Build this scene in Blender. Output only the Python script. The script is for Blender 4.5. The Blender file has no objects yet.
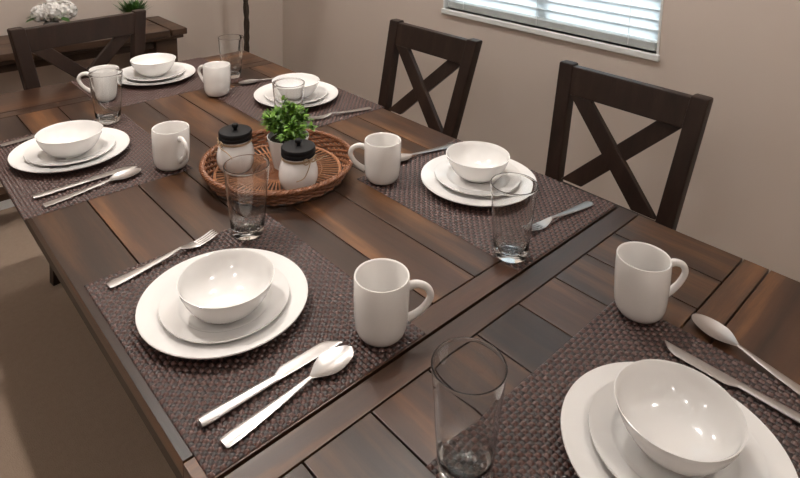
import bpy, bmesh, math, random
from mathutils import Vector, Matrix
random.seed(7)
PI = math.pi
TT = 0.76                      # table top height above the floor
scn = bpy.context.scene
COL = scn.collection

# ------------------------------------------------------------------ materials
def new_mat(name):
    m = bpy.data.materials.new(name); m.use_nodes = True
    nt = m.node_tree
    return m, nt, nt.nodes['Principled BSDF']

def plain(name, col, rough=.5, metal=0., noise=0., nscale=20., bump=0., bscale=200., coat=0., spec=None):
    m, nt, b = new_mat(name)
    b.inputs['Base Color'].default_value = (*col, 1)
    b.inputs['Roughness'].default_value = rough
    b.inputs['Metallic'].default_value = metal
    if coat: b.inputs['Coat Weight'].default_value = coat; b.inputs['Coat Roughness'].default_value = .08
    if spec is not None: b.inputs['Specular IOR Level'].default_value = spec
    tc = nt.nodes.new('ShaderNodeTexCoord')
    if noise:
        n = nt.nodes.new('ShaderNodeTexNoise'); n.inputs['Scale'].default_value = nscale; n.inputs['Detail'].default_value = 4
        nt.links.new(tc.outputs['Object'], n.inputs['Vector'])
        mx = nt.nodes.new('ShaderNodeMix'); mx.data_type = 'RGBA'
        mx.inputs['A'].default_value = (*[c*(1-noise) for c in col], 1)
        mx.inputs['B'].default_value = (*[min(1, c*(1+noise)) for c in col], 1)
        nt.links.new(n.outputs['Fac'], mx.inputs['Factor']); nt.links.new(mx.outputs['Result'], b.inputs['Base Color'])
    if bump:
        n2 = nt.nodes.new('ShaderNodeTexNoise'); n2.inputs['Scale'].default_value = bscale; n2.inputs['Detail'].default_value = 3
        nt.links.new(tc.outputs['Object'], n2.inputs['Vector'])
        bp = nt.nodes.new('ShaderNodeBump'); bp.inputs['Strength'].default_value = bump; bp.inputs['Distance'].default_value = .003
        nt.links.new(n2.outputs['Fac'], bp.inputs['Height']); nt.links.new(bp.outputs['Normal'], b.inputs['Normal'])
    return m

def wood(name, grain, dark, mid, light, rough=.28, streak=1., vary=.6, across=14., along=1.1, coat=0., spec=.5):
    """plank wood: grain runs along the given axis, every board (mesh island) has its own shade"""
    m, nt, b = new_mat(name); N = nt.nodes; L = nt.links
    tc = N.new('ShaderNodeTexCoord'); geo = N.new('ShaderNodeNewGeometry')
    off = N.new('ShaderNodeVectorMath'); off.operation = 'SCALE'; off.inputs[0].default_value = (3.1, 7.7, 5.3)
    mul = N.new('ShaderNodeMath'); mul.operation = 'MULTIPLY'; mul.inputs[1].default_value = 10
    L.new(geo.outputs['Random Per Island'], mul.inputs[0]); L.new(mul.outputs[0], off.inputs['Scale'])
    add = N.new('ShaderNodeVectorMath'); add.operation = 'ADD'
    L.new(tc.outputs['Object'], add.inputs[0]); L.new(off.outputs[0], add.inputs[1])
    mp = N.new('ShaderNodeMapping')
    s = [across]*3; s['XYZ'.index(grain)] = along
    mp.inputs['Scale'].default_value = s
    L.new(add.outputs[0], mp.inputs['Vector'])
    n1 = N.new('ShaderNodeTexNoise'); n1.inputs['Scale'].default_value = 1.; n1.inputs['Detail'].default_value = 5; n1.inputs['Distortion'].default_value = .5
    L.new(mp.outputs[0], n1.inputs['Vector'])
    n2 = N.new('ShaderNodeTexNoise'); n2.inputs['Scale'].default_value = 6.; n2.inputs['Detail'].default_value = 4; n2.inputs['Roughness'].default_value = .7
    L.new(mp.outputs[0], n2.inputs['Vector'])
    r = N.new('ShaderNodeValToRGB'); e = r.color_ramp.elements
    e[0].position = .30; e[0].color = (*dark, 1); e[1].position = .74; e[1].color = (*light, 1)
    em = e.new(.52); em.color = (*mid, 1)
    fac = N.new('ShaderNodeMath'); fac.operation = 'MULTIPLY_ADD'; fac.inputs[1].default_value = .22
    ma = N.new('ShaderNodeMath'); ma.operation = 'MULTIPLY_ADD'; ma.inputs[1].default_value = .85*streak; ma.inputs[2].default_value = .04-(streak-1)*.42
    L.new(n1.outputs['Fac'], ma.inputs[0]); L.new(n2.outputs['Fac'], fac.inputs[0]); L.new(ma.outputs[0], fac.inputs[2])
    fs = N.new('ShaderNodeMath'); fs.operation = 'SUBTRACT'; fs.inputs[1].default_value = .07
    L.new(fac.outputs[0], fs.inputs[0]); L.new(fs.outputs[0], r.inputs['Fac'])
    hv = N.new('ShaderNodeHueSaturation')
    mr = N.new('ShaderNodeMapRange'); mr.inputs['To Min'].default_value = 1-vary; mr.inputs['To Max'].default_value = 1+vary
    L.new(geo.outputs['Random Per Island'], mr.inputs['Value']); L.new(mr.outputs[0], hv.inputs['Value'])
    L.new(r.outputs['Color'], hv.inputs['Color']); L.new(hv.outputs['Color'], b.inputs['Base Color'])
    b.inputs['Roughness'].default_value = rough; b.inputs['Specular IOR Level'].default_value = spec
    bp = N.new('ShaderNodeBump'); bp.inputs['Strength'].default_value = .12; bp.inputs['Distance'].default_value = .002
    L.new(n2.outputs['Fac'], bp.inputs['Height']); L.new(bp.outputs['Normal'], b.inputs['Normal'])
    return m

D, Mi, Li = (.012, .0052, .0030), (.040, .0165, .0074), (.165, .072, .026)
M = {}
M['board_long'] = wood('walnut_boards_lengthwise', 'Y', D, Mi, Li, vary=.42, rough=.33)
M['board_cross'] = wood('walnut_boards_crosswise', 'X', D, Mi, Li, vary=.42, rough=.33)
M['table_dark'] = wood('walnut_dark_frame', 'Y', (.010, .006, .003), (.022, .013, .007), (.05, .028, .015), rough=.5, vary=.1)
M['chair'] = wood('espresso_chair_wood', 'Z', (.0105, .0050, .0032), (.018, .0088, .0058), (.031, .0165, .0105), rough=.42, spec=.3, vary=.12, across=30, along=3)
M['console'] = wood('rustic_brown_console_wood', 'X', (.030, .015, .008), (.060, .030, .016), (.12, .06, .03), rough=.45, vary=.2)
M['white'] = plain('white_glazed_porcelain', (.80, .785, .77), .13, coat=.3)
M['mug'] = plain('white_glazed_stoneware', (.79, .765, .74), .16, coat=.3)
M['steel'] = plain('brushed_stainless_steel', (.45, .43, .42), .32, metal=1., bump=.02, bscale=300)
M['mat'] = plain('woven_dark_brown_vinyl', (.078, .037, .030), .36, noise=.3, nscale=90)
M['mat_gap_shade'] = plain('woven_vinyl_gap_shade', (.017, .0085, .0075), .45, noise=.3, nscale=90)  # alternate weave cells coloured dark to stand in for shade between strands
M['wall'] = plain('tan_wall_paint', (.60, .52, .46), .75, noise=.02, nscale=3, bump=.05, bscale=120)
M['ceil'] = plain('white_ceiling_paint', (.75, .73, .70), .9)
M['carpet'] = plain('beige_carpet', (.36, .27, .205), .95, noise=.10, nscale=60, bump=.8, bscale=350)
M['trim'] = plain('white_trim_paint', (.78, .80, .79), .4)
M['rattan'] = plain('red_brown_rattan', (.19, .070, .028), .45, noise=.5, nscale=160)
M['rattan_light'] = plain('honey_rattan', (.33, .145, .068), .5, noise=.3, nscale=160)
M['rattan_gap_shade'] = plain('rattan_painted_gap_shade', (.022, .009, .005), .7, noise=.4, nscale=120)  # near-black tray base: shade of the gaps between spokes put into colour
M['jar'] = plain('white_glass_jar', (.76, .74, .73), .12, coat=.3)
M['lid'] = plain('matte_black_lid', (.008, .008, .009), .55, spec=.2)
M['twine'] = plain('tan_twine', (.36, .26, .17), .9)
M['soil'] = plain('dark_soil', (.02, .014, .01), .95)
M['bark'] = plain('rough_dark_bark', (.035, .022, .013), .9, noise=.6, nscale=70, bump=1., bscale=90)
M['petal'] = plain('white_petals', (.86, .84, .81), .7)
M['vase'] = plain('grey_ceramic_vase', (.22, .20, .19), .5)
M['dark_pot'] = plain('dark_brown_pot', (.03, .02, .015), .5)
M['rail_shade'] = plain('blind_rail_backlit_shade', (.42, .45, .45), .5)  # backlit shading of the bottom rail is painted in as grey
M['alu'] = plain('white_window_vinyl', (.70, .73, .74), .4)

def leafmat(name, a, b_):
    m, nt, b = new_mat(name); N = nt.nodes; L = nt.links
    geo = N.new('ShaderNodeNewGeometry'); mx = N.new('ShaderNodeMix'); mx.data_type = 'RGBA'
    mx.inputs['A'].default_value = (*a, 1); mx.inputs['B'].default_value = (*b_, 1)
    L.new(geo.outputs['Random Per Island'], mx.inputs['Factor']); L.new(mx.outputs['Result'], b.inputs['Base Color'])
    b.inputs['Roughness'].default_value = .42
    return m
M['leaf'] = leafmat('fresh_green_leaves', (.035, .10, .012), (.17, .33, .035))
M['leaf_dark'] = leafmat('deep_green_leaves', (.02, .06, .012), (.07, .17, .03))

def glassmat():
    m, nt, b = new_mat('clear_drinking_glass')
    b.inputs['Base Color'].default_value = (.97, .98, .98, 1); b.inputs['Roughness'].default_value = .01
    b.inputs['Transmission Weight'].default_value = 1; b.inputs['IOR'].default_value = 1.46
    return m
M['glass'] = glassmat()
def panemat():
    m, nt, b = new_mat('window_pane_glass'); N = nt.nodes; L = nt.links; N.remove(b)
    t = N.new('ShaderNodeBsdfTransparent'); t.inputs['Color'].default_value = (.95, .97, .97, 1)
    gl_ = N.new('ShaderNodeBsdfGlossy'); gl_.inputs['Roughness'].default_value = .02
    f = N.new('ShaderNodeFresnel'); f.inputs['IOR'].default_value = 1.45; mx = N.new('ShaderNodeMixShader')
    L.new(f.outputs[0], mx.inputs[0]); L.new(t.outputs[0], mx.inputs[1]); L.new(gl_.outputs[0], mx.inputs[2]); L.new(mx.outputs[0], N['Material Output'].inputs['Surface'])
    return m
M['pane'] = panemat()
def slatmat():
    m, nt, b = new_mat('white_translucent_blind_slats'); N = nt.nodes; L = nt.links
    b.inputs['Base Color'].default_value = (.82, .86, .88, 1); b.inputs['Roughness'].default_value = .45
    t = N.new('ShaderNodeBsdfTranslucent'); t.inputs['Color'].default_value = (.86, .90, .92, 1)
    mx = N.new('ShaderNodeMixShader'); mx.inputs[0].default_value = .45
    L.new(b.outputs[0], mx.inputs[1]); L.new(t.outputs[0], mx.inputs[2])
    L.new(mx.outputs[0], N['Material Output'].inputs['Surface'])
    return m
M['slat'] = slatmat()

# ------------------------------------------------------------------ mesh helpers
BOXED = [False]
def box(bm, x0, x1, y0, y1, z0, z1, bev=0., mi=0, seg=2):
    BOXED[0] = True
    vs = [bm.verts.new((x, y, z)) for x in (x0, x1) for y in (y0, y1) for z in (z0, z1)]
    q = [(0,1,3,2), (4,6,7,5), (0,4,5,1), (2,3,7,6), (0,2,6,4), (1,5,7,3)]
    fs = [bm.faces.new([vs[i] for i in f]) for f in q]
    for f in fs: f.material_index = mi
    if bev:
        es = list({e for f in fs for e in f.edges})
        r = bmesh.ops.bevel(bm, geom=es, offset=bev, segments=seg, profile=.5, affect='EDGES')
        for f in r['faces']: f.material_index = mi
    return vs

def hexa(bm, pts, bev=0., mi=0):
    """pts: 8 points, bottom ring 4 then top ring 4"""
    BOXED[0] = True
    vs = [bm.verts.new(p) for p in pts]
    q = [(3,2,1,0), (4,5,6,7), (0,1,5,4), (1,2,6,5), (2,3,7,6), (3,0,4,7)]
    fs = [bm.faces.new([vs[i] for i in f]) for f in q]
    for f in fs: f.material_index = mi
    if bev:
        es = list({e for f in fs for e in f.edges})
        r = bmesh.ops.bevel(bm, geom=es, offset=bev, segments=2, profile=.5, affect='EDGES')
        for f in r['faces']: f.material_index = mi

def lathe(bm, prof, seg=64, cx=0, cy=0, close=False):
    rings = []
    for (r, z) in prof:
        if r < 1e-6: rings.append([bm.verts.new((cx, cy, z))])
        else: rings.append([bm.verts.new((cx+r*math.cos(2*PI*i/seg), cy+r*math.sin(2*PI*i/seg), z)) for i in range(seg)])
    pr = list(zip(rings, rings[1:]))
    if close: pr.append((rings[-1], rings[0]))
    for a, b in pr:
        if len(a) == 1 and len(b) == 1: continue
        for i in range(seg):
            j = (i+1) % seg
            if len(a) == 1: bm.faces.new((a[0], b[j], b[i]))
            elif len(b) == 1: bm.faces.new((a[i], a[j], b[0]))
            else: bm.faces.new((a[i], a[j], b[j], b[i]))

def tube(bm, pts, rad, seg=10, closed=False, flat=1.):
    pts = [Vector(p) for p in pts]; n = len(pts); rings = []
    up = Vector((0, 0, 1)); prev = None
    for i, p in enumerate(pts):
        if closed: t = pts[(i+1) % n]-pts[i-1]
        else: t = pts[min(i+1, n-1)]-pts[max(i-1, 0)]
        t.normalize()
        if prev is None:
            a = t.cross(up)
            if a.length < 1e-3: a = t.cross(Vector((1, 0, 0)))
        else: a = prev-t*prev.dot(t)
        a.normalize(); prev = a; b = t.cross(a)
        r = rad[i] if isinstance(rad, (list, tuple)) else rad
        rings.append([bm.verts.new(p+a*r*math.cos(2*PI*k/seg)+b*r*flat*math.sin(2*PI*k/seg)) for k in range(seg)])
    pr = list(zip(rings, rings[1:]))
    if closed: pr.append((rings[-1], rings[0]))
    for a, b in pr:
        for k in range(seg):
            j = (k+1) % seg; bm.faces.new((a[k], a[j], b[j], b[k]))
    if not closed:
        bm.faces.new(list(reversed(rings[0]))); bm.faces.new(rings[-1])

def smoothcurve(pts, n=8):
    P = [Vector(p) for p in pts]; out = []
    for i in range(len(P)-1):
        p0 = P[max(i-1, 0)]; p1 = P[i]; p2 = P[i+1]; p3 = P[min(i+2, len(P)-1)]
        for k in range(n):
            t = k/n
            out.append(.5*((2*p1)+(p2-p0)*t+(2*p0-5*p1+4*p2-p3)*t*t+(3*p1-p0-3*p2+p3)*t**3))
    out.append(P[-1]); return out

def obj(name, bm, mats, parent=None, smooth=True, kind=None, label=None, fix=True, ang=35):
    me = bpy.data.meshes.new(name)
    if fix: bmesh.ops.recalc_face_normals(bm, faces=bm.faces[:])
    bm.to_mesh(me); bm.free()
    for m in (mats if isinstance(mats, (list, tuple)) else [mats]): me.materials.append(m)
    if smooth:
        me.polygons.foreach_set('use_smooth', [True]*len(me.polygons))
        me.set_sharp_from_angle(angle=math.radians(ang))
    o = bpy.data.objects.new(name, me); COL.objects.link(o)
    if BOXED[0] and smooth:
        wn = o.modifiers.new('normals', 'WEIGHTED_NORMAL'); wn.keep_sharp = True; wn.weight = 100
    BOXED[0] = False
    if parent: o.parent = parent
    if kind: o['kind'] = kind
    if label: o['label'] = label
    return o

def thing(name, label, cat, loc=(0, 0, 0), rz=0., group=None):
    o = bpy.data.objects.new(name, None); COL.objects.link(o); o.empty_display_size = .05
    o.location = loc; o.rotation_euler = (0, 0, rz)
    return tag(o, label, cat, group)
def tag(o, label, cat, group=None):
    o['label'] = label; o['category'] = cat
    if group: o['group'] = group
    return o
def dup(root, loc, rz, label, group=None):
    r = root.copy(); COL.objects.link(r); r.location = loc; r.rotation_euler = (0, 0, rz); r['label'] = label
    if group: r['group'] = group
    for ch in root.children:
        c = ch.copy(); COL.objects.link(c); c.parent = r
        for g in ch.children:
            d = g.copy(); COL.objects.link(d); d.parent = c
    return r

# ------------------------------------------------------------------ the room
WX, WY = 1.66, 1.40            # window wall, far wall
WIN = (-.832, .113, TT+.185, TT+1.36)
CZ = 2.5
bm = bmesh.new(); box(bm, -3, WX, -3.6, WY, -.06, 0); obj('floor', bm, M['carpet'], kind='structure', smooth=False)
bm = bmesh.new(); box(bm, -3.12, WX+.12, -3.72, WY+.12, CZ, CZ+.08); obj('ceiling', bm, M['ceil'], kind='structure', smooth=False)
bm = bmesh.new(); box(bm, -3.12, WX+.12, WY, WY+.12, 0, CZ); obj('wall_far', bm, M['wall'], kind='structure', smooth=False)
bm = bmesh.new(); box(bm, -3.12, -3, -3.6, WY, 0, CZ); obj('wall_left', bm, M['wall'], kind='structure', smooth=False)
bm = bmesh.new(); box(bm, -3.12, WX+.12, -3.72, -3.6, 0, CZ); obj('wall_near', bm, M['wall'], kind='structure', smooth=False)
bm = bmesh.new()
y0, y1, z0, z1 = WIN
box(bm, WX, WX+.12, -3.6, y0, 0, CZ); box(bm, WX, WX+.12, y1, WY, 0, CZ)
box(bm, WX, WX+.12, y0, y1, 0, z0); box(bm, WX, WX+.12, y0, y1, z1, CZ)
obj('wall_right', bm, M['wall'], kind='structure', smooth=False)
bm = bmesh.new(); box(bm, -3, WX, WY-.014, WY, 0, .09, .004); obj('baseboard_far', bm, M['trim'], kind='structure')
bm = bmesh.new(); box(bm, WX-.014, WX, -3.6, WY-.014, 0, .09, .004); obj('baseboard_right', bm, M['trim'], kind='structure')

# window: vinyl frame in the opening, mullion, pane, sill
bm = bmesh.new()
t = .03
for (a, b_, c, d) in ((y0, y1, z0, z0+t), (y0, y1, z1-t, z1), (y0, y0+t, z0+t, z1-t), (y1-t, y1, z0+t, z1-t)):
    box(bm, WX+.06, WX+.10, a, b_, c, d, .003)
box(bm, WX+.062, WX+.098, (y0+y1)/2-.022, (y0+y1)/2+.022, z0+t, z1-t, .003)
w = obj('window_1', bm, M['alu'], kind='structure')
bm = bmesh.new(); box(bm, WX+.078, WX+.082, y0+t, y1-t, z0+t, z1-t); obj('pane', bm, M['pane'], w, smooth=False)
bm = bmesh.new(); box(bm, WX-.012, WX+.06, y0-.006, y1+.006, z0-.022, z0, .004); obj('window_sill', bm, M['trim'], w)
bm = bmesh.new()
box(bm, WX-.004, WX+.06, y0-.001, y0+.006, z0, z1, .001); box(bm, WX-.004, WX+.06, y1-.006, y1+.001, z0, z1, .001); box(bm, WX-.004, WX+.06, y0+.006, y1-.006, z1-.006, z1, .001)
obj('window_jamb', bm, M['trim'], w)

# horizontal blind hanging in the window opening
bl = thing('window_blind', 'white horizontal slat blind hanging closed in the window', 'blind', (WX+.03, (y0+y1)/2, z0))
hw = (y1-y0)/2-.016
bm = bmesh.new(); box(bm, -.022, .022, -hw, hw, .004, .034, .004); obj('bottom_rail', bm, M['rail_shade'], bl)
bm = bmesh.new(); box(bm, -.026, .026, -hw, hw, z1-z0-.055, z1-z0-.008, .004); obj('headrail', bm, M['trim'], bl)
bm = bmesh.new(); pitch = .034; n = int((z1-z0-.06-.045)/pitch)
tilt = math.radians(57)
for i in range(n+1):
    zc = .053+i*pitch
    prev = None; K = 6
    for k in range(K+1):
        u = (k/K-.5)*.043; bow = .003*(1-(2*k/K-1)**2)
        ux, uz = math.cos(tilt), -math.sin(tilt)          # room side edge up
        x = u*ux+bow*math.sin(tilt); z = zc+u*uz+bow*math.cos(tilt)
        cur = (bm.verts.new((x, -hw, z)), bm.verts.new((x, hw, z)), bm.verts.new((x+.0012*math.sin(tilt), hw, z+.0012*math.cos(tilt)+.0012)), bm.verts.new((x+.0012*math.sin(tilt), -hw, z+.0012*math.cos(tilt)+.0012)))
        if prev:
            for a in range(4):
                b_ = (a+1) % 4; bm.faces.new((prev[a], prev[b_], cur[b_], cur[a]))
        else: bm.faces.new(cur)
        prev = cur
    bm.faces.new(tuple(reversed(prev)))
obj('slats', bm, M['slat'], bl)
for yy in (-hw*.80, 0, hw*.80):
    bm = bmesh.new()
    for dx in (-.027, .027): tube(bm, [(dx, yy, .012), (dx, yy, z1-z0-.05)], .0011, 6)
    obj('ladder_cord', bm, M['trim'], bl)

# ------------------------------------------------------------------ dining table
YF, YN = .635, -1.60
W = .99
tb = thing('dining_table', 'long dark walnut plank dining table with crosswise end boards', 'table', (W/2, (YF+YN)/2, 0))
TO = Vector((-W/2, -(YF+YN)/2, 0))          # the parts are written in room coordinates
def tpart(name, bm, m, par=None, **k):
    bmesh.ops.translate(bm, verts=bm.verts[:], vec=TO)
    return obj(name, bm, m, par or tb, **k)
g = .0014; th = .024
def plankfield(bm, ya, yb):
    for i in range(9):
        box(bm, i*.11+g, (i+1)*.11-g, ya+g, yb-g, TT-th, TT, .0010, 0)
def cross(bm, ya, yb):
    box(bm, .0005, W-.0005, ya+g, yb-g, TT-th, TT, .0012, 1)
bm = bmesh.new()
cross(bm, .4435, YF); cross(bm, .3955, .4435); plankfield(bm, -1.016, .3955); cross(bm, -1.0628, -1.016)
tpart('tabletop', bm, [M['board_long'], M['board_cross']])
bm = bmesh.new()
cross(bm, -1.112, -1.0652); plankfield(bm, -1.326, -1.112); cross(bm, -1.3725, -1.326); cross(bm, YN, -1.3725)
tpart('extension_leaf', bm, [M['board_long'], M['board_cross']])
bm = bmesh.new(); box(bm, .004, W-.004, YN+.004, YF-.004, TT-.052, TT-th-.0005, .004); tpart('under_frame', bm, M['table_dark'])
bm = bmesh.new()
box(bm, .12, .145, YN+.10, YF-.10, TT-.14, TT-.053, .002); box(bm, W-.145, W-.12, YN+.10, YF-.10, TT-.14, TT-.053, .002)
box(bm, .146, W-.146, YN+.09, YN+.115, TT-.14, TT-.053, .002); box(bm, .146, W-.146, YF-.115, YF-.09, TT-.14, TT-.053, .002)
tpart('apron', bm, M['table_dark'])
for py in (-.95, -.02):
    bm = bmesh.new()
    hexa(bm, [(W/2-.19, py-.045, 0), (W/2+.19, py-.045, 0), (W/2+.19, py+.045, 0), (W/2-.19, py+.045, 0), (W/2-.16, py-.045, .07), (W/2+.16, py-.045, .07), (W/2+.16, py+.045, .07), (W/2-.16, py+.045, .07)], .006)
    box(bm, W/2-.08, W/2+.08, py-.05, py+.05, .0705, TT-.13, .005)
    box(bm, W/2-.32, W/2+.32, py-.04, py+.04, TT-.1295, TT-.0525, .005)
    tpart('leg', bm, M['table_dark'])
bm = bmesh.new(); box(bm, W/2-.02, W/2+.02, -.899, -.071, .20, .30, .004); tpart('stretcher', bm, M['table_dark'])

# ------------------------------------------------------------------ place mats (real basket weave)
def matmesh():
    bm = bmesh.new(); LX, LY = .365, .480; cell = .0080
    nx, ny = round(LX/cell), round(LY/cell); S = 5
    cx, cy = LX/nx, LY/ny
    grid = {}
    NX, NY = nx*S, ny*S
    for i in range(NX+1):
        for j in range(NY+1):
            ci, cj = min(i//S, nx-1), min(j//S, ny-1)
            u = (i-ci*S)/S; v = (j-cj*S)/S
            if (ci+cj) % 2 == 0: h = math.sin(PI*u)**.5*(.1+.9*math.sin(PI*v)**.7)     # strand along y on top
            else: h = math.sin(PI*v)**.5*(.1+.9*math.sin(PI*u)**.7)
            grid[i, j] = bm.verts.new((-LX/2+i*LX/NX, -LY/2+j*LY/NY, +.0002+.0032*h*((1. if (ci+cj) % 2 == 0 else .62) if 0 < u < 1 and 0 < v < 1 else .8)))
    for i in range(NX):
        for j in range(NY):
            f = bm.faces.new((grid[i, j], grid[i+1, j], grid[i+1, j+1], grid[i, j+1])); f.material_index = (i//S+j//S) % 2
    c = [bm.verts.new((sx*LX/2, sy*LY/2, 0)) for sx, sy in ((-1, -1), (1, -1), (1, 1), (-1, 1))]
    bm.faces.new(list(reversed(c)))
    for (a, b_, run) in ((0, 1, [grid[i, 0] for i in range(NX+1)]), (1, 2, [grid[NX, j] for j in range(NY+1)]), (2, 3, [grid[i, NY] for i in range(NX, -1, -1)]), (3, 0, [grid[0, j] for j in range(NY, -1, -1)])):
        bm.faces.new([c[a], c[b_]]+list(reversed(run)))
    return bm
MATZ = TT+.0003
mats = [(.197, -.819, 0, 'brown woven placemat under the left-side setting nearest the camera'),
        (.171, -.033, 0, 'brown woven placemat overhanging the left table edge farther back'),
        (.8065, -.819, 0, 'brown woven placemat in front of the nearest window-side chair'),
        (.815, -.018, 0, 'brown woven placemat behind the potted plant, before the farther window-side chair'),
        (.560, .454, PI/2, 'brown woven placemat at the far table end before the sideboard'),
        (.458, -1.402, PI/2, 'brown woven placemat at the near table end, cut by the picture edge')]
m0 = obj('placemat', matmesh(), [M['mat'], M['mat_gap_shade']], smooth=True, fix=False, ang=80)
GM = 'woven placemats on the dining table'
for i, (x, y, r, lb) in enumerate(mats):
    if i == 0: o = m0; o.location = (x, y, MATZ); o.rotation_euler.z = r; tag(o, lb, 'placemat', GM)
    else: dup(m0, (x, y, MATZ), r, lb)
MT = MATZ+.0034                # top of a mat

# ------------------------------------------------------------------ crockery
def platemesh(R, depth, wall):
    bm = bmesh.new()
    pr = [(0, .0035), (R*.58, .0035), (R*.655, .0055), (R*.70, depth*.52), (R*.74, depth*.66), (R*.985, depth-.0008), (R, depth), (R*1.003, depth-.0016), (R*.985, depth-.0042),
          (R*.75, depth*.66-.005), (R*.68, depth*.3-.003 if depth > .03 else .0015), (R*.60, 0), (R*.55, 0), (R*.53, .001), (0, .001)]
    pr[-5] = (R*.68, .0025)
    lathe(bm, pr, 96)
    return bm
def bowlmesh():
    bm = bmesh.new(); R = .0765; Hh = .056
    outer = [(.030, 0), (.036, 0), (.038, .004), (.047, .0065), (.058, .017), (.0675, .032), (.0735, .046), (.0755, Hh-.001)]
    inner = [(.0765, Hh), (.0752, Hh+.0004), (.0730, Hh-.002), (.0708, .046), (.065, .033), (.055, .0195), (.042, .0105), (.025, .0065), (0, .006)]
    lathe(bm, [(0, .0015), (.028, .0015)]+outer+inner, 80)
    return bm
PL = {'A': (.171, -.794), 'B': (.151, -.007), 'C': (.824, -.792), 'D': (.825, -.015), 'E': (.558, .484), 'F': (.453, -1.420)}
where = {'A': 'at the left-side place nearest the camera', 'B': 'at the farther left-side place', 'C': 'at the place before the nearest window-side chair',
         'D': 'at the place behind the potted plant', 'E': 'at the far table end before the sideboard', 'F': 'at the near table end, bottom right'}
BO = {'A': (-.006, -.020), 'B': (-.004, -.012), 'C': (.012, .014), 'D': (-.010, -.012), 'E': (0, .012), 'F': (.0095, .0028)}
dp = sp = bw = None
for k, (x, y) in PL.items():
    l1 = 'large white dinner plate with wide rim '+where[k]; l2 = 'smaller white plate stacked on dinner plate '+where[k]; l3 = 'white bowl on stacked plates '+where[k]
    ox, oy = BO[k]
    if dp is None:
        dp = tag(obj('dinner_plate', platemesh(.1365, .019, 0), M['white'], ang=50), l1, 'plate', 'white dinner plates'); dp.location = (x, y, MT)
        sp = tag(obj('salad_plate', platemesh(.103, .018, 0), M['white'], ang=50), l2, 'plate', 'smaller white plates'); sp.location = (x+ox*.4, y+oy*.4, MT+.0057)
        bw = tag(obj('cereal_bowl', bowlmesh(), M['white'], ang=50), l3, 'bowl', 'white cereal bowls'); bw.location = (x+ox, y+oy, MT+.0057+.0055)
    else:
        dup(dp, (x, y, MT), 0, l1); dup(sp, (x+ox*.4, y+oy*.4, MT+.0057), 0, l2); dup(bw, (x+ox, y+oy, MT+.0112), 0, l3)

def mug_thing(label, loc, rz):
    t = thing('coffee_mug', label, 'mug', loc, rz, 'white coffee mugs')
    bm = bmesh.new(); R = .0437; Hh = .101
    outer = [(0, .003), (.024, .003), (.026, 0), (.030, 0), (.034, .0025), (.0385, .009), (.0412, .018), (.0425, .032), (R, .06), (R, Hh-.0015)]
    inner = [(R-.0008, Hh), (R-.0024, Hh), (R-.0036, Hh-.002), (R-.0038, .055), (R-.005, .028), (.036, .014), (.029, .008), (0, .006)]
    lathe(bm, outer+inner, 64); obj('body', bm, M['mug'], t, ang=60)
    bm = bmesh.new()
    pts = smoothcurve([(R-.0012, 0, .083), (R+.012, 0, .0865), (R+.027, 0, .081), (R+.033, 0, .067), (R+.0255, 0, .050), (R+.012, 0, .036), (R-.0015, 0, .0275)], 7)
    n = len(pts); rad = [.0046+.0014*abs(2*i/(n-1)-1)**2 for i in range(n)]
    tube(bm, pts, rad, 12, flat=1.25); obj('handle', bm, M['mug'], t, ang=70)
    return t
R_ = math.radians
ON = TT+.0005
mugs = [((.329, -1.008, MT), -43, 'white mug with its handle towards the camera side, by the nearest left-side plate'),
        ((.688, -1.258, MT), -36, 'white mug in front of the plate at the near table end'),
        ((.670, -.621, MT), 140, 'white mug with left-pointing handle between wicker tray and window-side plate'),
        ((.321, -.229, MT), -86, 'white mug between the farther left-side plate and the wicker tray'),
        ((.651, .190, MT), 112, 'white mug behind the wicker tray, beside a spoon near the far end'),
        ((.357, .372, MT), 148, 'white mug seen through a tumbler beside the far-end plate')]
mugs = [((x-.0045, y-.005, z), a, lb) for (x, y, z), a, lb in mugs]
mg = mug_thing(mugs[0][2], mugs[0][0], R_(mugs[0][1]))
for loc, a, lb in mugs[1:]: dup(mg, loc, R_(a), lb)

def glassmesh():
    bm = bmesh.new(); Hh = .148; rt = .0445; rb = .032
    outer = [(0, .0015), (.020, .001), (.0265, 0), (.0285, .001), (rb, .004)]
    for k in range(1, 9):
        f = k/8; outer.append((rb+(rt-rb)*f**.85, .004+(Hh-.005)*f))
    outer[-1] = (rt, Hh-.005)
    outer += [(rt+.0001, Hh-.0022), (rt+.0003, Hh-.0012), (rt+.0001, Hh-.0004)]
    inner = [(rt-.0008, Hh), (rt-.0016, Hh-.0004), (rt-.0019, Hh-.0012), (rt-.0018, Hh-.0024), (rt-.0018, Hh-.006)]
    for k in range(7, 0, -1):
        f = k/8; inner.append((rb+(rt-rb)*f**.85-.0017, .004+(Hh-.005)*f))
    inner += [(rb-.004, .016), (.018, .0125), (0, .012)]
    lathe(bm, outer+inner, 72)
    return bm
gl = None
glasses = [((.309, -.622, MT), 'clear tumbler between the nearest left-side plate and the wicker tray'),
           ((.650, -1.020, MT), 'clear tumbler on the mat corner before the nearest window-side chair'),
           ((.245, -1.258, MT), 'clear tumbler at the bottom centre of the picture, nearest the camera'),
           ((.296, .165, MT), 'clear tumbler behind the farther left-side bowl with a mug behind it'),
           ((.772, .325, MT), 'clear tumbler at the far right table corner in front of the tree trunk'),
           ((.650, -.242, MT), 'clear tumbler partly hidden behind the potted plant')]
for loc, lb in glasses:
    if gl is None: gl = tag(obj('drinking_glass', glassmesh(), M['glass'], ang=60), lb, 'glass', 'clear tumblers'); gl.location = loc
    else: dup(gl, loc, 0, lb)

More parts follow.
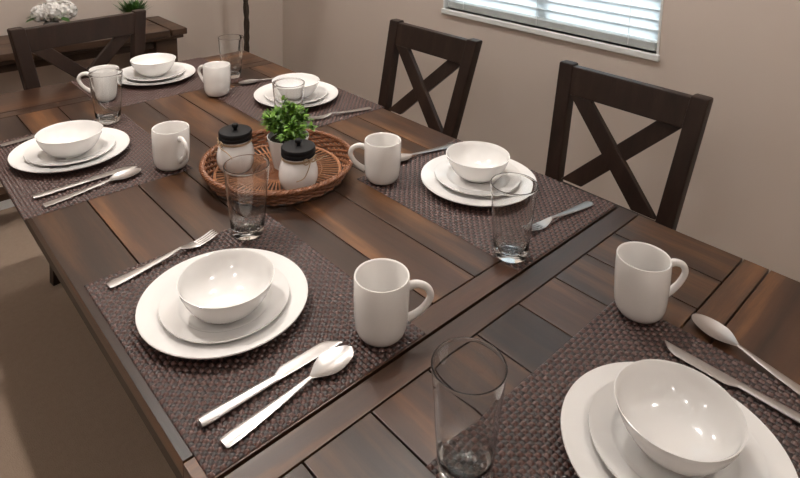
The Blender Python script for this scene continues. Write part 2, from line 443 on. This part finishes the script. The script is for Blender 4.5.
# ------------------------------------------------------------------ cutlery (local +X from handle end to tip)
def strip(bm, secs, K=6):
    """secs: (s, half width, z, thickness, dish depth, lateral shift)"""
    rows = []
    for (s, w, z, t, d, sh) in secs:
        top = []; bot = []
        for k in range(K+1):
            v = 2*k/K-1
            zz = z-d*(1-v*v)+.0006*0
            tk = t*(1-.75*v**4)
            top.append(bm.verts.new((s, sh+w*v, zz+tk/2))); bot.append(bm.verts.new((s, sh+w*v, zz-tk/2)))
        rows.append((top, bot))
    for (t0, b0), (t1, b1) in zip(rows, rows[1:]):
        for k in range(K):
            bm.faces.new((t0[k], t1[k], t1[k+1], t0[k+1])); bm.faces.new((b0[k], b0[k+1], b1[k+1], b1[k]))
        bm.faces.new((t0[0], b0[0], b1[0], t1[0])); bm.faces.new((t0[K], t1[K], b1[K], b0[K]))
    for (t, b), rev in ((rows[0], False), (rows[-1], True)):
        for k in range(K):
            f = (t[k], t[k+1], b[k+1], b[k]); bm.faces.new(tuple(reversed(f)) if rev else f)
def handle(bm, L, zn):
    secs = []
    for i in range(17):
        f = i/16; s = L*f
        w = .0080*(1-f)**.9+.0032
        if i == 0: w *= .72
        z = .0022+zn*f**2.2
        secs.append((s if i else .0004, w, z, .0030, .0, 0))
    secs[1] = (.0035, .0098, .0022, .003, 0, 0)
    strip(bm, secs)
def spoon_thing(label, cat='spoon', group='spoons'):
    t = thing('spoon', label, cat, group=group)
    bm = bmesh.new(); handle(bm, .142, .0045); obj('handle', bm, M['steel'], t, ang=60)
    bm = bmesh.new(); secs = []
    for i in range(29):
        f = math.sin(i/28*PI/2)**1.15; s = .141+.079*f
        w = .0034+.0180*math.sin(min(1, f/.47)*PI/2)**1.15 if f < .47 else .0214*math.sqrt(max(.004, 1-((f-.47)/.531)**2))
        secs.append((s, w, .0067+.0006*f, .0022, .0050*math.sin(PI*min(1, f))**.8 if i < 28 else 0, 0))
    strip(bm, secs, 12); obj('spoon_bowl', bm, M['steel'], t, ang=70)
    return t
def fork_thing(label):
    t = thing('fork', label, 'fork', group='forks')
    bm = bmesh.new(); handle(bm, .138, .008); obj('handle', bm, M['steel'], t, ang=60)
    bm = bmesh.new(); secs = []
    def zf(s): f = (s-.137)/.075; return .0100-.0075*math.sin(PI*min(1, f*1.05))**1.0*.9
    for i in range(9):
        f = i/8; s = .137+.034*f; w = .0034+.0088*(f**.7)
        secs.append((s, w, zf(s), .0024, 0, 0))
    strip(bm, secs)
    for k in range(4):
        c = (-1.5+k)*.0062; tn = []
        for i in range(9):
            f = i/8; s = .1705+.043*f
            tn.append((s, (.0022 if i < 7 else (.0018 if i == 7 else .0009)), zf(s), .0022, 0, c))
        strip(bm, tn, 2)
    obj('fork_head', bm, M['steel'], t, ang=60)
    return t
def knife_thing(label):
    t = thing('table_knife', label, 'knife', group='table knives')
    bm = bmesh.new(); secs = []
    for i in range(11):
        f = i/10; w = .0098-.0032*f
        if i == 0: w *= .8
        secs.append((.115*f, w, .0038, .0062-.002*f, 0, 0))
    strip(bm, secs); obj('handle', bm, M['steel'], t, ang=60)
    bm = bmesh.new(); secs = []
    for i in range(21):
        f = i/20; s = .114+.112*f
        w = .0062+.0042*min(1, f/.12); w *= (1 if f < .75 else max(.07, math.cos((f-.75)/.25*PI/2*.97)**.8))
        sh = .0038*min(1, f/.12)+(0 if f < .75 else -(.0104-w))
        secs.append((s, w, .0036, .0019, 0, sh))
    strip(bm, secs); obj('blade', bm, M['steel'], t, ang=60)
    return t
def put(o, end, tip, z=None):
    a = math.atan2(tip[1]-end[1], tip[0]-end[0])
    o.location = (end[0], end[1], (z if z is not None else MT+.0001)); o.rotation_euler.z = a
sA = spoon_thing('spoon beside the knife, right of the nearest left-side plate'); put(sA, (.046, -1.031), (.270, -1.013))
for end, tip, lb in (((.030, -.247), (.252, -.214), 'spoon next to the knife at the farther left-side place'),
                     ((.947, -.606), (.730, -.570), 'spoon between a mug and the bowl at the nearest window-side place'),
                     ((.962, .187), (.745, .224), 'spoon beside the mug near the far right table corner'),
                     ((.682, -1.545), (.734, -1.332), 'spoon right of the knife at the near table end')):
    put(dup(sA, (0, 0, 0), 0, lb), end, tip)
kA = knife_thing('table knife between spoon and plate at the nearest left-side place'); put(kA, (.038, -.984), (.26, -.986))
put(dup(kA, (0, 0, 0), 0, 'table knife between spoon and plate at the farther left-side place'), (.022, -.196), (.246, -.186))
put(dup(kA, (0, 0, 0), 0, 'table knife right of the bowl at the near table end'), (.637, -1.551), (.638, -1.325))
fA = fork_thing('fork behind the nearest left-side plate, pointing at a tumbler'); put(fA, (.043, -.616), (.258, -.591))
put(dup(fA, (0, 0, 0), 0, 'fork half hidden behind the farther left-side bowl'), (.026, .163), (.240, .180))
put(dup(fA, (0, 0, 0), 0, 'fork on the mat before the nearest window-side chair, right of a tumbler'), (.947, -1.020), (.735, -.996))
put(dup(fA, (0, 0, 0), 0, 'fork right of the potted plant, towards the farther window-side chair'), (.951, -.243), (.738, -.203))

# ------------------------------------------------------------------ wicker tray and what stands on it
TX, TY = .499, -.431
tr = thing('wicker_tray', 'round red-brown wicker tray in the middle of the table', 'tray', (TX, TY, TT+.0002))
bm = bmesh.new(); lathe(bm, [(0, .0), (.163, .0), (.165, .003), (.160, .005), (0, .005)], 96); obj('base', bm, M['rattan_gap_shade'], tr)
bm = bmesh.new()
for i in range(66):
    a = 2*PI*i/66+random.uniform(-.010, .010)
    tube(bm, [(r*math.cos(a+.02*(r-.06)), r*math.sin(a+.02*(r-.06)), z) for r, z in ((.060, .0072), (.105, .0085), (.150, .0075))], .0021, 6)
obj('radial_weave', bm, M['rattan_light'], tr, label='open spokes of split rattan')
bm = bmesh.new()
for r in (.008, .015, .022, .029, .036, .043, .050): tube(bm, [(r*math.cos(2*PI*k/40), r*math.sin(2*PI*k/40), .0068+.0008*math.sin(k*1.57)) for k in range(40)], .0036, 6, True)
obj('centre_coil', bm, M['rattan'], tr)
bm = bmesh.new()
for r, rr in ((.058, .0036), (.105, .0016), (.150, .0036)): tube(bm, [(r*math.cos(2*PI*k/90), r*math.sin(2*PI*k/90), .0082) for k in range(90)], rr, 8, True)
obj('inner_band', bm, M['rattan_light'], tr)
bm = bmesh.new()
for lv in range(6):                                   # woven wall: strands weaving in and out of the stakes
    f = lv/5; r0 = .160+.016*f; z = .005+.029*f
    ns = 56; pts = []
    for k in range(ns*4):
        a = 2*PI*k/(ns*4); rr = r0+.0034*math.sin(ns/2*a+lv*PI)
        pts.append((rr*math.cos(a), rr*math.sin(a), z))
    tube(bm, pts, .0030, 6, True)
for i in range(56):
    a = 2*PI*(i+.5)/56
    tube(bm, [((.159+.017*f)*math.cos(a), (.159+.017*f)*math.sin(a), .004+.033*f) for f in (0, .5, 1)], .0017, 5)
obj('woven_wall', bm, M['rattan'], tr)
bm = bmesh.new()
for ph in range(3):                                   # plaited rim
    pts = []
    for k in range(360):
        a = 2*PI*k/360; q = 40*a+ph*2*PI/3
        pts.append(((.178+.0038*math.cos(q))*math.cos(a), (.178+.0038*math.cos(q))*math.sin(a), .0385+.0030*math.sin(q)))
    tube(bm, pts, .0034, 6, True)
obj('plaited_rim', bm, M['rattan'], tr)

JZ = TT+.0002+.0092
def jar_thing(label, loc, rz):
    t = thing('lidded_jar', label, 'jar', loc, rz, 'white jars with black lids')
    bm = bmesh.new()
    lathe(bm, [(0, .001), (.026, .001), (.028, 0), (.033, .001), (.0395, .009), (.0440, .022), (.0452, .034), (.0440, .047), (.0405, .060), (.0368, .069), (.0350, .074), (.0350, .080), (0, .080)], 64)
    obj('jar_body', bm, M['jar'], t, ang=50)
    bm = bmesh.new()
    lathe(bm, [(0, .0805), (.0385, .0805), (.0392, .082), (.0392, .0885), (.0384, .0895), (.0392, .0905), (.0392, .098), (.0378, .1005), (.030, .1012), (0, .1016)], 64)
    l = obj('lid', bm, M['lid'], t, ang=40, label='black round lid')
    bm = bmesh.new(); lathe(bm, [(0, .1015), (.0045, .1015), (.0045, .106), (.0078, .109), (.0082, .113), (.0065, .1165), (0, .1178)], 24); obj('knob', bm, M['lid'], l, ang=50)
    bm = bmesh.new()
    ringz = .0735
    for dz in (0, .0026): tube(bm, [(.0374*math.cos(2*PI*k/48), .0374*math.sin(2*PI*k/48), ringz+dz) for k in range(48)], .0013, 6, True)
    # loops and tails of the bow hang down the belly
    for sg in (-1, 1):
        tube(bm, smoothcurve([(.0385, 0, ringz), (.040, sg*.012, ringz+.010), (.037, sg*.022, ringz+.005), (.0385, sg*.012, ringz-.004), (.0395, 0, ringz)], 8), .0012, 6)
        tube(bm, smoothcurve([(.0395, 0, ringz), (.0450, sg*.012, ringz-.013), (.0430, sg*.024, ringz-.030), (.0350, sg*.040, ringz-.035)] if sg < 0 else [(.0395, 0, ringz), (.042, .020, ringz-.003), (.034, .046, ringz-.007), (.030, .062, ringz-.012)], 8), .0012, 6)
    obj('twine', bm, M['twine'], t, label='tan twine tied round the neck in a bow')
    return t
j = jar_thing('white jar with black lid on the tray, nearest the camera in front of the plant', (.487, -.536, JZ), R_(-80))
dup(j, (.422, -.362, JZ), R_(170), 'white jar with black lid on the tray, left of the plant')

pp = thing('potted_plant', 'small bushy green plant in a white pot on the wicker tray', 'plant', (.530, -.426, JZ))
bm = bmesh.new(); lathe(bm, [(0, 0), (.034, 0), (.0355, .001), (.0510, .076), (.0515, .078), (.0500, .0785), (.0485, .077), (.0475, .068), (0, .066)], 48); obj('pot', bm, M['white'], pp, ang=40, label='tapered white pot')
bm = bmesh.new(); lathe(bm, [(0, .0665), (.0442, .0685), (.040, .071), (0, .073)], 32); obj('soil', bm, M['soil'], pp)
def leaf(bm, p, d, L, wd, up=Vector((0, 0, 1)), fold=.2):
    d = d.normalized(); s = d.cross(up)
    if s.length < 1e-3: s = Vector((1, 0, 0))
    s.normalize(); n = s.cross(d)
    prof = [(0, .12), (.3, .85), (.6, 1.), (.85, .6), (1, .05)]
    L_, C_, R2 = [], [], []
    for f, w in prof:
        c = p+d*L*f-n*L*.22*f*f
        C_.append(bm.verts.new(c)); L_.append(bm.verts.new(c+s*wd*w+n*wd*fold*w)); R2.append(bm.verts.new(c-s*wd*w+n*wd*fold*w))
    for i in range(4):
        bm.faces.new((L_[i], C_[i], C_[i+1], L_[i+1])); bm.faces.new((C_[i], R2[i], R2[i+1], C_[i+1]))
def rdir(zmin=-.3):
    while True:
        v = Vector((random.uniform(-1, 1), random.uniform(-1, 1), random.uniform(zmin, 1)))
        if .2 < v.length < 1: return v.normalized()
bms = bmesh.new(); bml = bmesh.new()
tips = []
for i in range(46):
    v = rdir(-.12); tip = Vector((v.x*.060, v.y*.060, .094+max(.0, v.z)*.062*random.uniform(.7, 1.12)))
    base = Vector((v.x*.012, v.y*.012, .069)); mid = base*.45+tip*.55+Vector((0, 0, .012))
    if i < 3: tip = Vector((.008*(i-1), .010*(1-i), .166-.012*i)); mid = Vector((.004*(i-1), 0, .12)); v = Vector((0, 0, 1))
    pts = smoothcurve([base, mid, tip], 4); tube(bms, pts, .0008, 5)
    for q in range(2, len(pts)):
        for _ in range(3):
            d = (rdir(-.5)*.9+v*.7+Vector((0, 0, .2)))
            leaf(bml, Vector(pts[q]), d, random.uniform(.011, .020), random.uniform(.0035, .0058))
obj('stems', bms, M['leaf_dark'], pp); obj('foliage', bml, M['leaf'], pp, fix=False)

# ------------------------------------------------------------------ cross-back chairs (local: back plane faces +x behind the seat, width along y)
def chair_thing(label, loc, rz, k=1., wb=.174, lean=.245):
    t = thing('dining_chair', label, 'chair', loc, rz, 'dark cross-back dining chairs')
    m = M['chair']; wT, wB = .214*k, wb*k          # half widths at the top and at the seat
    zt, zs = .964, .46
    def bx(z): return (z-zs)*lean                    # x of the back plane
    def hwid(z): return wB+(wT-wB)*(z-zs)/(zt-zs)
    pw, pd = .046, .036
    for s in (-1, 1):
        bm = bmesh.new(); pts = []
        for z in (zs-.03, zt):
            x = bx(z); yo = s*hwid(z); yi = s*(hwid(z)-pw)
            a, b_ = min(yo, yi), max(yo, yi)
            pts += [(x-pd/2, a, z), (x+pd/2, a, z), (x+pd/2, b_, z), (x-pd/2, b_, z)]
        hexa(bm, pts, .006)
        # the leg below the seat rakes back a little
        x0 = bx(zs-.03); pts = []
        for z, x in ((0, x0+.055), (zs-.031, x0)):
            a, b_ = sorted((s*(wB-.002), s*(wB-.002-pw)))
            pts += [(x-pd/2, a, z), (x+pd/2, a, z), (x+pd/2, b_, z), (x-pd/2, b_, z)]
        hexa(bm, pts, .004)
        obj('back_post', bm, m, t)
    def rail(z0, z1, dep, name):
        bm = bmesh.new(); pts = []
        for z in (z0, z1):
            x = bx(z); h = hwid(z)-pw+.004
            pts += [(x-dep/2, -h, z), (x+dep/2, -h, z), (x+dep/2, h, z), (x-dep/2, h, z)]
        hexa(bm, pts, .004); obj(name, bm, m, t)
    rail(zt-.086, zt-.006, .026, 'top_rail')
    rl = zs+.185
    rail(rl-.062, rl-.012, .024, 'lower_rail')
    for s in (-1, 1):                                # the X: two crossing slats
        bm = bmesh.new(); za, zb = rl-.002, zt-.085
        ha, hb = hwid(za)-pw, hwid(zb)-pw; sw = .066
        dx = -.0045*s
        L0, L1 = s*-ha, s*hb
        def P(y, z, d): return (bx(z)+d+dx, y, z)
        d = .0085
        w2 = sw
        pts = []
        for y_in, y_out, z in ((L0, L0+s*w2, za), (L1-s*w2, L1, zb)):
            a, b_ = y_in, y_out
            if a > b_: a, b_ = b_, a
            pts += [P(a, z, -d), P(b_, z, -d), P(b_, z, d), P(a, z, d)]
        hexa(bm, pts, .003); obj('cross_slat', bm, m, t)
    # seat, front legs, stretchers (the seat runs to -x, under the table)
    bm = bmesh.new(); pts = []
    for z in (zs-.028, zs):
        pts += [(-.43, -.048-wB, z), (-.024, -.022-wB, z), (-.024, .022+wB, z), (-.43, .048+wB, z)]
    hexa(bm, pts, .010); obj('seat', bm, m, t)
    for s in (-1, 1):
        bm = bmesh.new(); y = s*(wB-.02)
        hexa(bm, [(-.405, y-.016, 0), (-.373, y-.016, 0), (-.373, y+.016, 0), (-.405, y+.016, 0), (-.41, y-.021, zs-.029), (-.368, y-.021, zs-.029), (-.368, y+.021, zs-.029), (-.41, y+.021, zs-.029)], .003)
        obj('leg', bm, m, t)
        bm = bmesh.new(); box(bm, -.37, .012, y-.010, y+.010, .17, .205, .003); obj('stretcher', bm, m, t)
    bm = bmesh.new(); box(bm, -.205, -.175, -wB+.031, wB-.031, .175, .20, .003); obj('stretcher', bm, m, t)
    return t
c1 = chair_thing('dark brown cross-back chair at the window side, nearest the camera', (1.172, -.918, 0), R_(-1.))
dup(c1, (1.159, -.191, 0), R_(0.), 'dark brown cross-back chair at the window side, farther one beside the window')
chair_thing('dark brown cross-back chair at the far table end in front of the sideboard', (.398, .651, 0), R_(98), 1.11, .152, .115)

# ------------------------------------------------------------------ sideboard against the far wall
CT = TT+.03
cx0, cx1, cy0, cy1 = -.72, .926, 1.042, 1.375
cs = thing('sideboard', 'rustic brown open console table against the far wall', 'sideboard', ((cx0+cx1)/2, (cy0+cy1)/2, 0))
CO = Vector((-(cx0+cx1)/2, -(cy0+cy1)/2, 0))
def cpart(name, bm, m=None):
    bmesh.ops.translate(bm, verts=bm.verts[:], vec=CO); return obj(name, bm, m or M['console'], cs)
bm = bmesh.new()
box(bm, cx0, cx0+.07, cy0, cy1, CT-.028, CT, .003); box(bm, cx1-.07, cx1, cy0, cy1, CT-.028, CT, .003)
for q in range(2):
    ya = cy0+(cy1-cy0)*q/2; box(bm, cx0+.078, cx1-.078, ya+.001, cy0+(cy1-cy0)*(q+1)/2-.001, CT-.028, CT, .003)
cpart('top', bm)
bm = bmesh.new(); box(bm, cx0+.012, cx1-.012, cy0+.012, cy1-.002, CT-.046, CT-.0285, .005); cpart('top_moulding', bm)
bm = bmesh.new(); box(bm, cx0+.14, cx1-.14, cy0+.045, cy0+.065, CT-.085, CT-.0465, .002); cpart('apron', bm)
for lx in (cx0+.035, cx1-.135):
    for ly in (cy0+.03, cy1-.12):
        bm = bmesh.new(); box(bm, lx, lx+.10, ly, ly+.10, 0, CT-.047, .005); cpart('leg', bm)
bm = bmesh.new(); box(bm, cx0+.04, cx1-.04, cy0+.132, cy1-.125, .14, .17, .003); cpart('lower_shelf', bm)

# white flowers in a grey vase
fv = thing('flower_vase', 'white hydrangea flowers in a grey vase on the sideboard', 'vase', (.415, 1.235, CT+.0005))
bm = bmesh.new(); lathe(bm, [(0, 0), (.030, 0), (.036, .01), (.038, .035), (.030, .058), (.026, .066), (.023, .066), (.022, .055), (0, .05)], 40); obj('vase', bm, M['vase'], fv, ang=50)
bm = bmesh.new()
for i in range(8):
    a = 2*PI*i/8; tube(bm, [(0, 0, .052), (.02*math.cos(a), .02*math.sin(a), .07), (.05*math.cos(a), .05*math.sin(a), .09)], .0016, 5)
obj('stems', bm, M['leaf_dark'], fv)
bm = bmesh.new()
cl = [(-.035, .0, .106, .036), (.005, -.015, .114, .045), (.048, 0, .110, .042), (.072, .01, .098, .030), (.02, .03, .104, .042), (-.02, .03, .10, .035)]
for (x, y, z, r) in cl:
    for q in range(90):
        v = rdir(-.7); p = Vector((x, y, z))+v*r*random.uniform(.82, 1.03)
        tq = v.cross(Vector((random.uniform(-1, 1), random.uniform(-1, 1), random.uniform(-1, 1)))).normalized()
        for kk in range(2):
            leaf(bm, p, (tq*(1-2*kk)+v*.5), .015, .0075, up=v, fold=.15)
    bmesh.ops.create_icosphere(bm, subdivisions=2, radius=r*.82, matrix=Matrix.Translation((x, y, z)))
obj('flower_heads', bm, M['petal'], fv, fix=False)
bm = bmesh.new()
for a, zz in ((3.3, .088), (5.2, .084), (2.6, .09), (.2, .08)): leaf(bm, Vector((.03*math.cos(a), .03*math.sin(a), zz)), Vector((math.cos(a), math.sin(a), .05)), .07, .018)
obj('leaves', bm, M['leaf_dark'], fv, fix=False)
# small spiky plant
sg = thing('small_potted_grass', 'small spiky green plant in a dark pot on the sideboard behind the chair', 'plant', (.752, 1.235, CT+.0005))
bm = bmesh.new(); lathe(bm, [(0, 0), (.030, 0), (.036, .02), (.044, .046), (.050, .050), (.048, .053), (.042, .048), (0, .044)], 40); obj('pot', bm, M['dark_pot'], sg, ang=50)
bm = bmesh.new()
for i in range(190):
    a = random.uniform(0, 2*PI); rr = random.uniform(0, .03); tl = random.uniform(.05, 1.)
    leaf(bm, Vector((rr*math.cos(a), rr*math.sin(a), .044)), Vector((math.cos(a)*tl, math.sin(a)*tl, 1.1)), random.uniform(.055, .088), random.uniform(.003, .0048))
obj('foliage', bm, M['leaf_dark'], sg, fix=False)

# ------------------------------------------------------------------ tall potted tree in the corner
tr2 = thing('potted_tree', 'tall potted tree with thin rough dark trunk in the room corner', 'tree', (1.248, 1.08, 0))
bm = bmesh.new(); lathe(bm, [(0, 0), (.11, 0), (.115, .01), (.145, .26), (.150, .28), (.140, .285), (.132, .27), (.130, .24), (0, .235)], 48); obj('pot', bm, M['dark_pot'], tr2, ang=40)
bm = bmesh.new(); lathe(bm, [(0, .238), (.128, .242), (.1, .248), (0, .252)], 32); obj('soil', bm, M['soil'], tr2)
bm = bmesh.new(); pts = []; rad = []
for i in range(60):
    z = .245+i*.026
    pts.append((.004*math.sin(z*9)-.02*(z-.7), .003*math.cos(z*13), z)); rad.append(.0155-.0030*(z-.25)+.0016*math.sin(i*2.3)+random.uniform(-.0012, .0012))
tube(bm, pts, rad, 12); obj('trunk', bm, M['bark'], tr2)
bm = bmesh.new()
for i in range(260):
    v = rdir(-.6); p = Vector((v.x*.20, v.y*.17, 1.72+v.z*.30))*1; d = v+Vector((0, 0, -.3))
    leaf(bm, p, d, random.uniform(.05, .08), random.uniform(.014, .022))
for i in range(26):
    v = rdir(-.3); tube(bm, [(0-.02, 0, 1.35+.012*i), (v.x*.12-.02, v.y*.1, 1.55+v.z*.12), (v.x*.20, v.y*.17, 1.72+v.z*.30)], .003, 5)
obj('foliage', bm, M['leaf_dark'], tr2, fix=False)

# ------------------------------------------------------------------ light
wd = bpy.data.worlds.new('World'); scn.world = wd; wd.use_nodes = True
bg = wd.node_tree.nodes['Background']; bg.inputs[0].default_value = (1.0, .93, .88, 1); bg.inputs[1].default_value = .75
def light(name, kind, loc, energy, color=(1, 1, 1), **k):
    l = bpy.data.lights.new(name, kind); l.energy = energy; l.color = color
    for a, v in k.items(): setattr(l, a, v)
    o = bpy.data.objects.new(name, l); COL.objects.link(o); o.location = loc
    return o
s = light('daylight_sun', 'SUN', (6, -.4, 5), 13., (.93, .97, 1.0), angle=R_(40))
s.rotation_euler = Vector((-1, 0, -.55)).to_track_quat('-Z', 'Y').to_euler()
light('ceiling_downlight', 'SPOT', (-.02, .02, CZ-.06), 72, (1, .92, .85), shadow_soft_size=.025, spot_size=R_(84), spot_blend=.35)
for x, y, e in ((.95, -.55, 24), (1.0, .75, 20), (-.9, -1.4, 9), (.9, -2.3, 16), (-1.8, .3, 10), (-1.6, -2.8, 8)):
    light('ceiling_downlight', 'POINT', (x, y, CZ-.06), e, (1, .95, .90), shadow_soft_size=.025)

# ------------------------------------------------------------------ camera
cam = bpy.data.cameras.new('camera'); co = bpy.data.objects.new('camera', cam); COL.objects.link(co)
r = Vector((.72868661, -.68446732, .02281029)); u = Vector((.09291337, .13180537, .98691157)); d = Vector((.67851524, .71702987, -.15964097))
mw = Matrix((r, u, -d)).transposed().to_4x4(); mw.translation = Vector((-.2591, -1.6659, TT+.7032))
co.matrix_world = mw
cam.sensor_width = 36; cam.lens = 616.84*36/800
cam.shift_x = (400-404.6)/800; cam.shift_y = -(239+14.86)/800
cam.clip_start = .02
scn.camera = co
scn.view_settings.view_transform = 'Standard'; scn.view_settings.look = 'None'
scn.view_settings.exposure = .2; scn.view_settings.gamma = 1; scn.view_settings.use_curve_mapping = False
